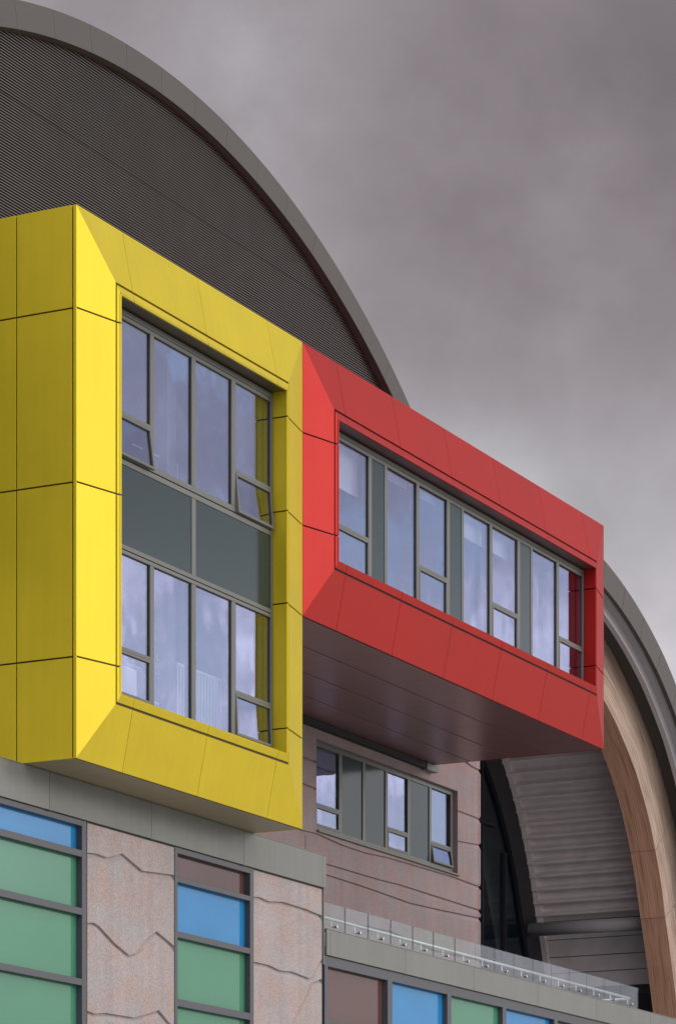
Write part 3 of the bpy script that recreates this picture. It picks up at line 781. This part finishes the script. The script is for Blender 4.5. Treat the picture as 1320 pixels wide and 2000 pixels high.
# steel flange plate with bolts on the timber
fl = MB(); fl.tube([(33.52, 3.80, 11.94), (33.52, 3.85, 11.94)], .285, 40)
f = fl.build('flange_plate', 'steel', va)
m = MB()
for k in range(16):
    t = 2 * math.pi * k / 16
    m.tube([(33.52 + .235 * math.cos(t), 3.78, 11.94 + .235 * math.sin(t)), (33.52 + .235 * math.cos(t), 3.80, 11.94 + .235 * math.sin(t))], .018, 6)
m.build('bolt_ring', 'dark_frame', f)

# ------------------------------------------------------------------ ground
g = MB(); g.poly([(-600, -600, 0), (600, -600, 0), (600, 600, 0), (-600, 600, 0)])
tag(g.build('ground', 'grass'), 'mown grass around the building', None, kind='structure')
g = MB(); g.poly([(-140, -110, .004), (140, -110, .004), (140, .84, .004), (-140, .84, .004)])  # unseen; made pale and wide to bounce light onto the undersides
tag(g.build('pavement', 'ground'), 'unseen pale paving widened to bounce light up the building', None, kind='structure')

# ------------------------------------------------------------------ sky
SUN_AZ, SUN_EL = -60.0, 17.0     # direction TO the sun, building axes
sd = Vector((math.cos(R(SUN_AZ)) * math.cos(R(SUN_EL)), math.sin(R(SUN_AZ)) * math.cos(R(SUN_EL)), math.sin(R(SUN_EL))))
w = bpy.data.worlds.new('World'); S.world = w; w.use_nodes = True
nt = w.node_tree; nt.nodes.clear()
out = N(nt, 'ShaderNodeOutputWorld'); bg = N(nt, 'ShaderNodeBackground'); nt.links.new(bg.outputs[0], out.inputs[0])
sky = N(nt, 'ShaderNodeTexSky'); sky.sky_type = 'NISHITA'; sky.sun_disc = False
sky.sun_elevation = R(SUN_EL); sky.sun_rotation = R(90 - SUN_AZ); sky.air_density = 1.0; sky.dust_density = 1.0
tc = N(nt, 'ShaderNodeTexCoord')
def math_(op, a, b=None, c=None, clamp=False):
    n = N(nt, 'ShaderNodeMath', operation=op); n.use_clamp = clamp
    for i, q in enumerate((a, b, c)):
        if q is None: continue
        if isinstance(q, (int, float)): n.inputs[i].default_value = q
        else: nt.links.new(q, n.inputs[i])
    return n.outputs[0]
def mrange(v, a, b, lo, hi, smooth=True):
    n = N(nt, 'ShaderNodeMapRange'); n.interpolation_type = 'SMOOTHSTEP' if smooth else 'LINEAR'
    nt.links.new(v, n.inputs['Value'])
    for k, q in zip(('From Min', 'From Max', 'To Min', 'To Max'), (a, b, lo, hi)): n.inputs[k].default_value = q
    return n.outputs['Result']
def dirdot(v):
    n = N(nt, 'ShaderNodeVectorMath', operation='DOT_PRODUCT'); nt.links.new(tc.outputs['Generated'], n.inputs[0])
    n.inputs[1].default_value = v; return n.outputs['Value']
def azel(a, e): return (math.cos(R(a)) * math.cos(R(e)), math.sin(R(a)) * math.cos(R(e)), math.sin(R(e)))
mp = N(nt, 'ShaderNodeMapping'); mp.inputs['Scale'].default_value = (1, 1, 1.15); mp.inputs['Location'].default_value = (3.1, 1.7, 0.4)
nt.links.new(tc.outputs['Generated'], mp.inputs['Vector'])
n1 = N(nt, 'ShaderNodeTexNoise', i_Scale=8.5, i_Detail=8.0, i_Roughness=0.52, i_Distortion=0.15); nt.links.new(mp.outputs[0], n1.inputs['Vector'])
n3 = N(nt, 'ShaderNodeTexNoise', i_Scale=20.0, i_Detail=6.0, i_Roughness=0.55); nt.links.new(mp.outputs[0], n3.inputs['Vector'])
n2 = N(nt, 'ShaderNodeTexNoise', i_Scale=4.6, i_Detail=3.0, i_Roughness=0.5); nt.links.new(mp.outputs[0], n2.inputs['Vector'])
sepz = N(nt, 'ShaderNodeSeparateXYZ'); nt.links.new(tc.outputs['Generated'], sepz.inputs[0])
# which side of the sky: toward the sun it is brighter and broken, away from it a level grey deck
side0 = None
side = mrange(dirdot(azel(-60, 14)), 0.66, 1.0, 0.0, 1.0)
base = mrange(sepz.outputs['Z'], 0.14, 0.42, 0.375, 0.29)                 # grey deck, paler low down
puff = mrange(n1.outputs['Fac'], 0.30, 0.70, 0.76, 1.22)
puff = math_('MULTIPLY', puff, mrange(n3.outputs['Fac'], 0.3, 0.7, 0.91, 1.09))
# heavy dark bank high on the away side
bank = mrange(math_('ADD', dirdot(azel(22.3, 20.6)), math_('MULTIPLY_ADD', n1.outputs['Fac'], 0.010, -0.005)), 0.9942, 0.9995, 1.04, 0.56)
glow = mrange(dirdot(azel(21.5, 13.0)), 0.994, 1.0, 1.0, 1.22)
deck = math_('MULTIPLY', math_('MULTIPLY', base, puff), math_('MULTIPLY', bank, glow))
br = math_('MULTIPLY_ADD', side, math_('MULTIPLY', mrange(n3.outputs['Fac'], 0.36, 0.66, 0.45, 1.75), mrange(sepz.outputs['Z'], 0.195, 0.275, 1.05, 0.16)), deck)
br = math_('ADD', br, mrange(dirdot(azel(-138, 6)), 0.0, 1.0, 0.0, 0.66))  # added glow low in the unseen sky, lifts side faces and undersides
br = math_('ADD', br, mrange(sepz.outputs['Z'], 0.41, 0.62, 0.0, 0.35))
br = math_('MULTIPLY', br, mrange(sepz.outputs['Z'], 0.0, 0.16, 0.12, 1.0))
br = math_('MULTIPLY', br, mrange(n2.outputs['Fac'], 0.3, 0.7, 0.9, 1.1))
tint = N(nt, 'ShaderNodeMix', data_type='RGBA'); tint.inputs['A'].default_value = (1.04, 0.915, 1.0, 1); tint.inputs['B'].default_value = (1.0, 0.955, 1.02, 1)
nt.links.new(mrange(br, 0.15, 0.32, 0.0, 1.0), tint.inputs['Factor'])
comb = N(nt, 'ShaderNodeVectorMath', operation='SCALE'); nt.links.new(tint.outputs['Result'], comb.inputs[0])
nt.links.new(br, comb.inputs['Scale'])
sks = N(nt, 'ShaderNodeVectorMath', operation='SCALE'); nt.links.new(sky.outputs[0], sks.inputs[0]); sks.inputs['Scale'].default_value = 0.12
gap = math_('MULTIPLY', mrange(n3.outputs['Fac'], 0.40, 0.54, 0.75, 0.0), mrange(dirdot(azel(-30, 12)), 0.80, 0.96, 0.0, 1.0))
mixc = N(nt, 'ShaderNodeMix', data_type='RGBA')
nt.links.new(gap, mixc.inputs['Factor']); nt.links.new(comb.outputs['Vector'], mixc.inputs['A']); nt.links.new(sks.outputs['Vector'], mixc.inputs['B'])
nt.links.new(mixc.outputs['Result'], bg.inputs['Color']); bg.inputs['Strength'].default_value = 1.0

sun = bpy.data.lights.new('sun', 'SUN'); sun.energy = 0.5; sun.angle = R(14); sun.color = (1.0, 0.95, 0.88)
so = bpy.data.objects.new('sun', sun); C.objects.link(so)
so.rotation_euler = sd.to_track_quat('Z', 'Y').to_euler()

# ------------------------------------------------------------------ camera
cam = bpy.data.cameras.new('camera'); co = bpy.data.objects.new('camera', cam); C.objects.link(co)
co.location = (-37.575, -23.179, 1.6)
co.rotation_euler = (R(90), 0, R(26.966 - 90))
cam.sensor_fit = 'HORIZONTAL'; cam.sensor_width = 36.0
cam.lens = 6211.0 / 1320 * 36; cam.shift_y = 1640.0 / 1320
cam.clip_start = 0.5; cam.clip_end = 3000
S.camera = co
S.render.resolution_x = 675; S.render.resolution_y = 1024
S.render.engine = 'CYCLES'
S.view_settings.view_transform = 'Standard'; S.view_settings.look = 'None'
S.view_settings.exposure = 0.46; S.view_settings.gamma = 1
S.cycles.transparent_max_bounces = 16
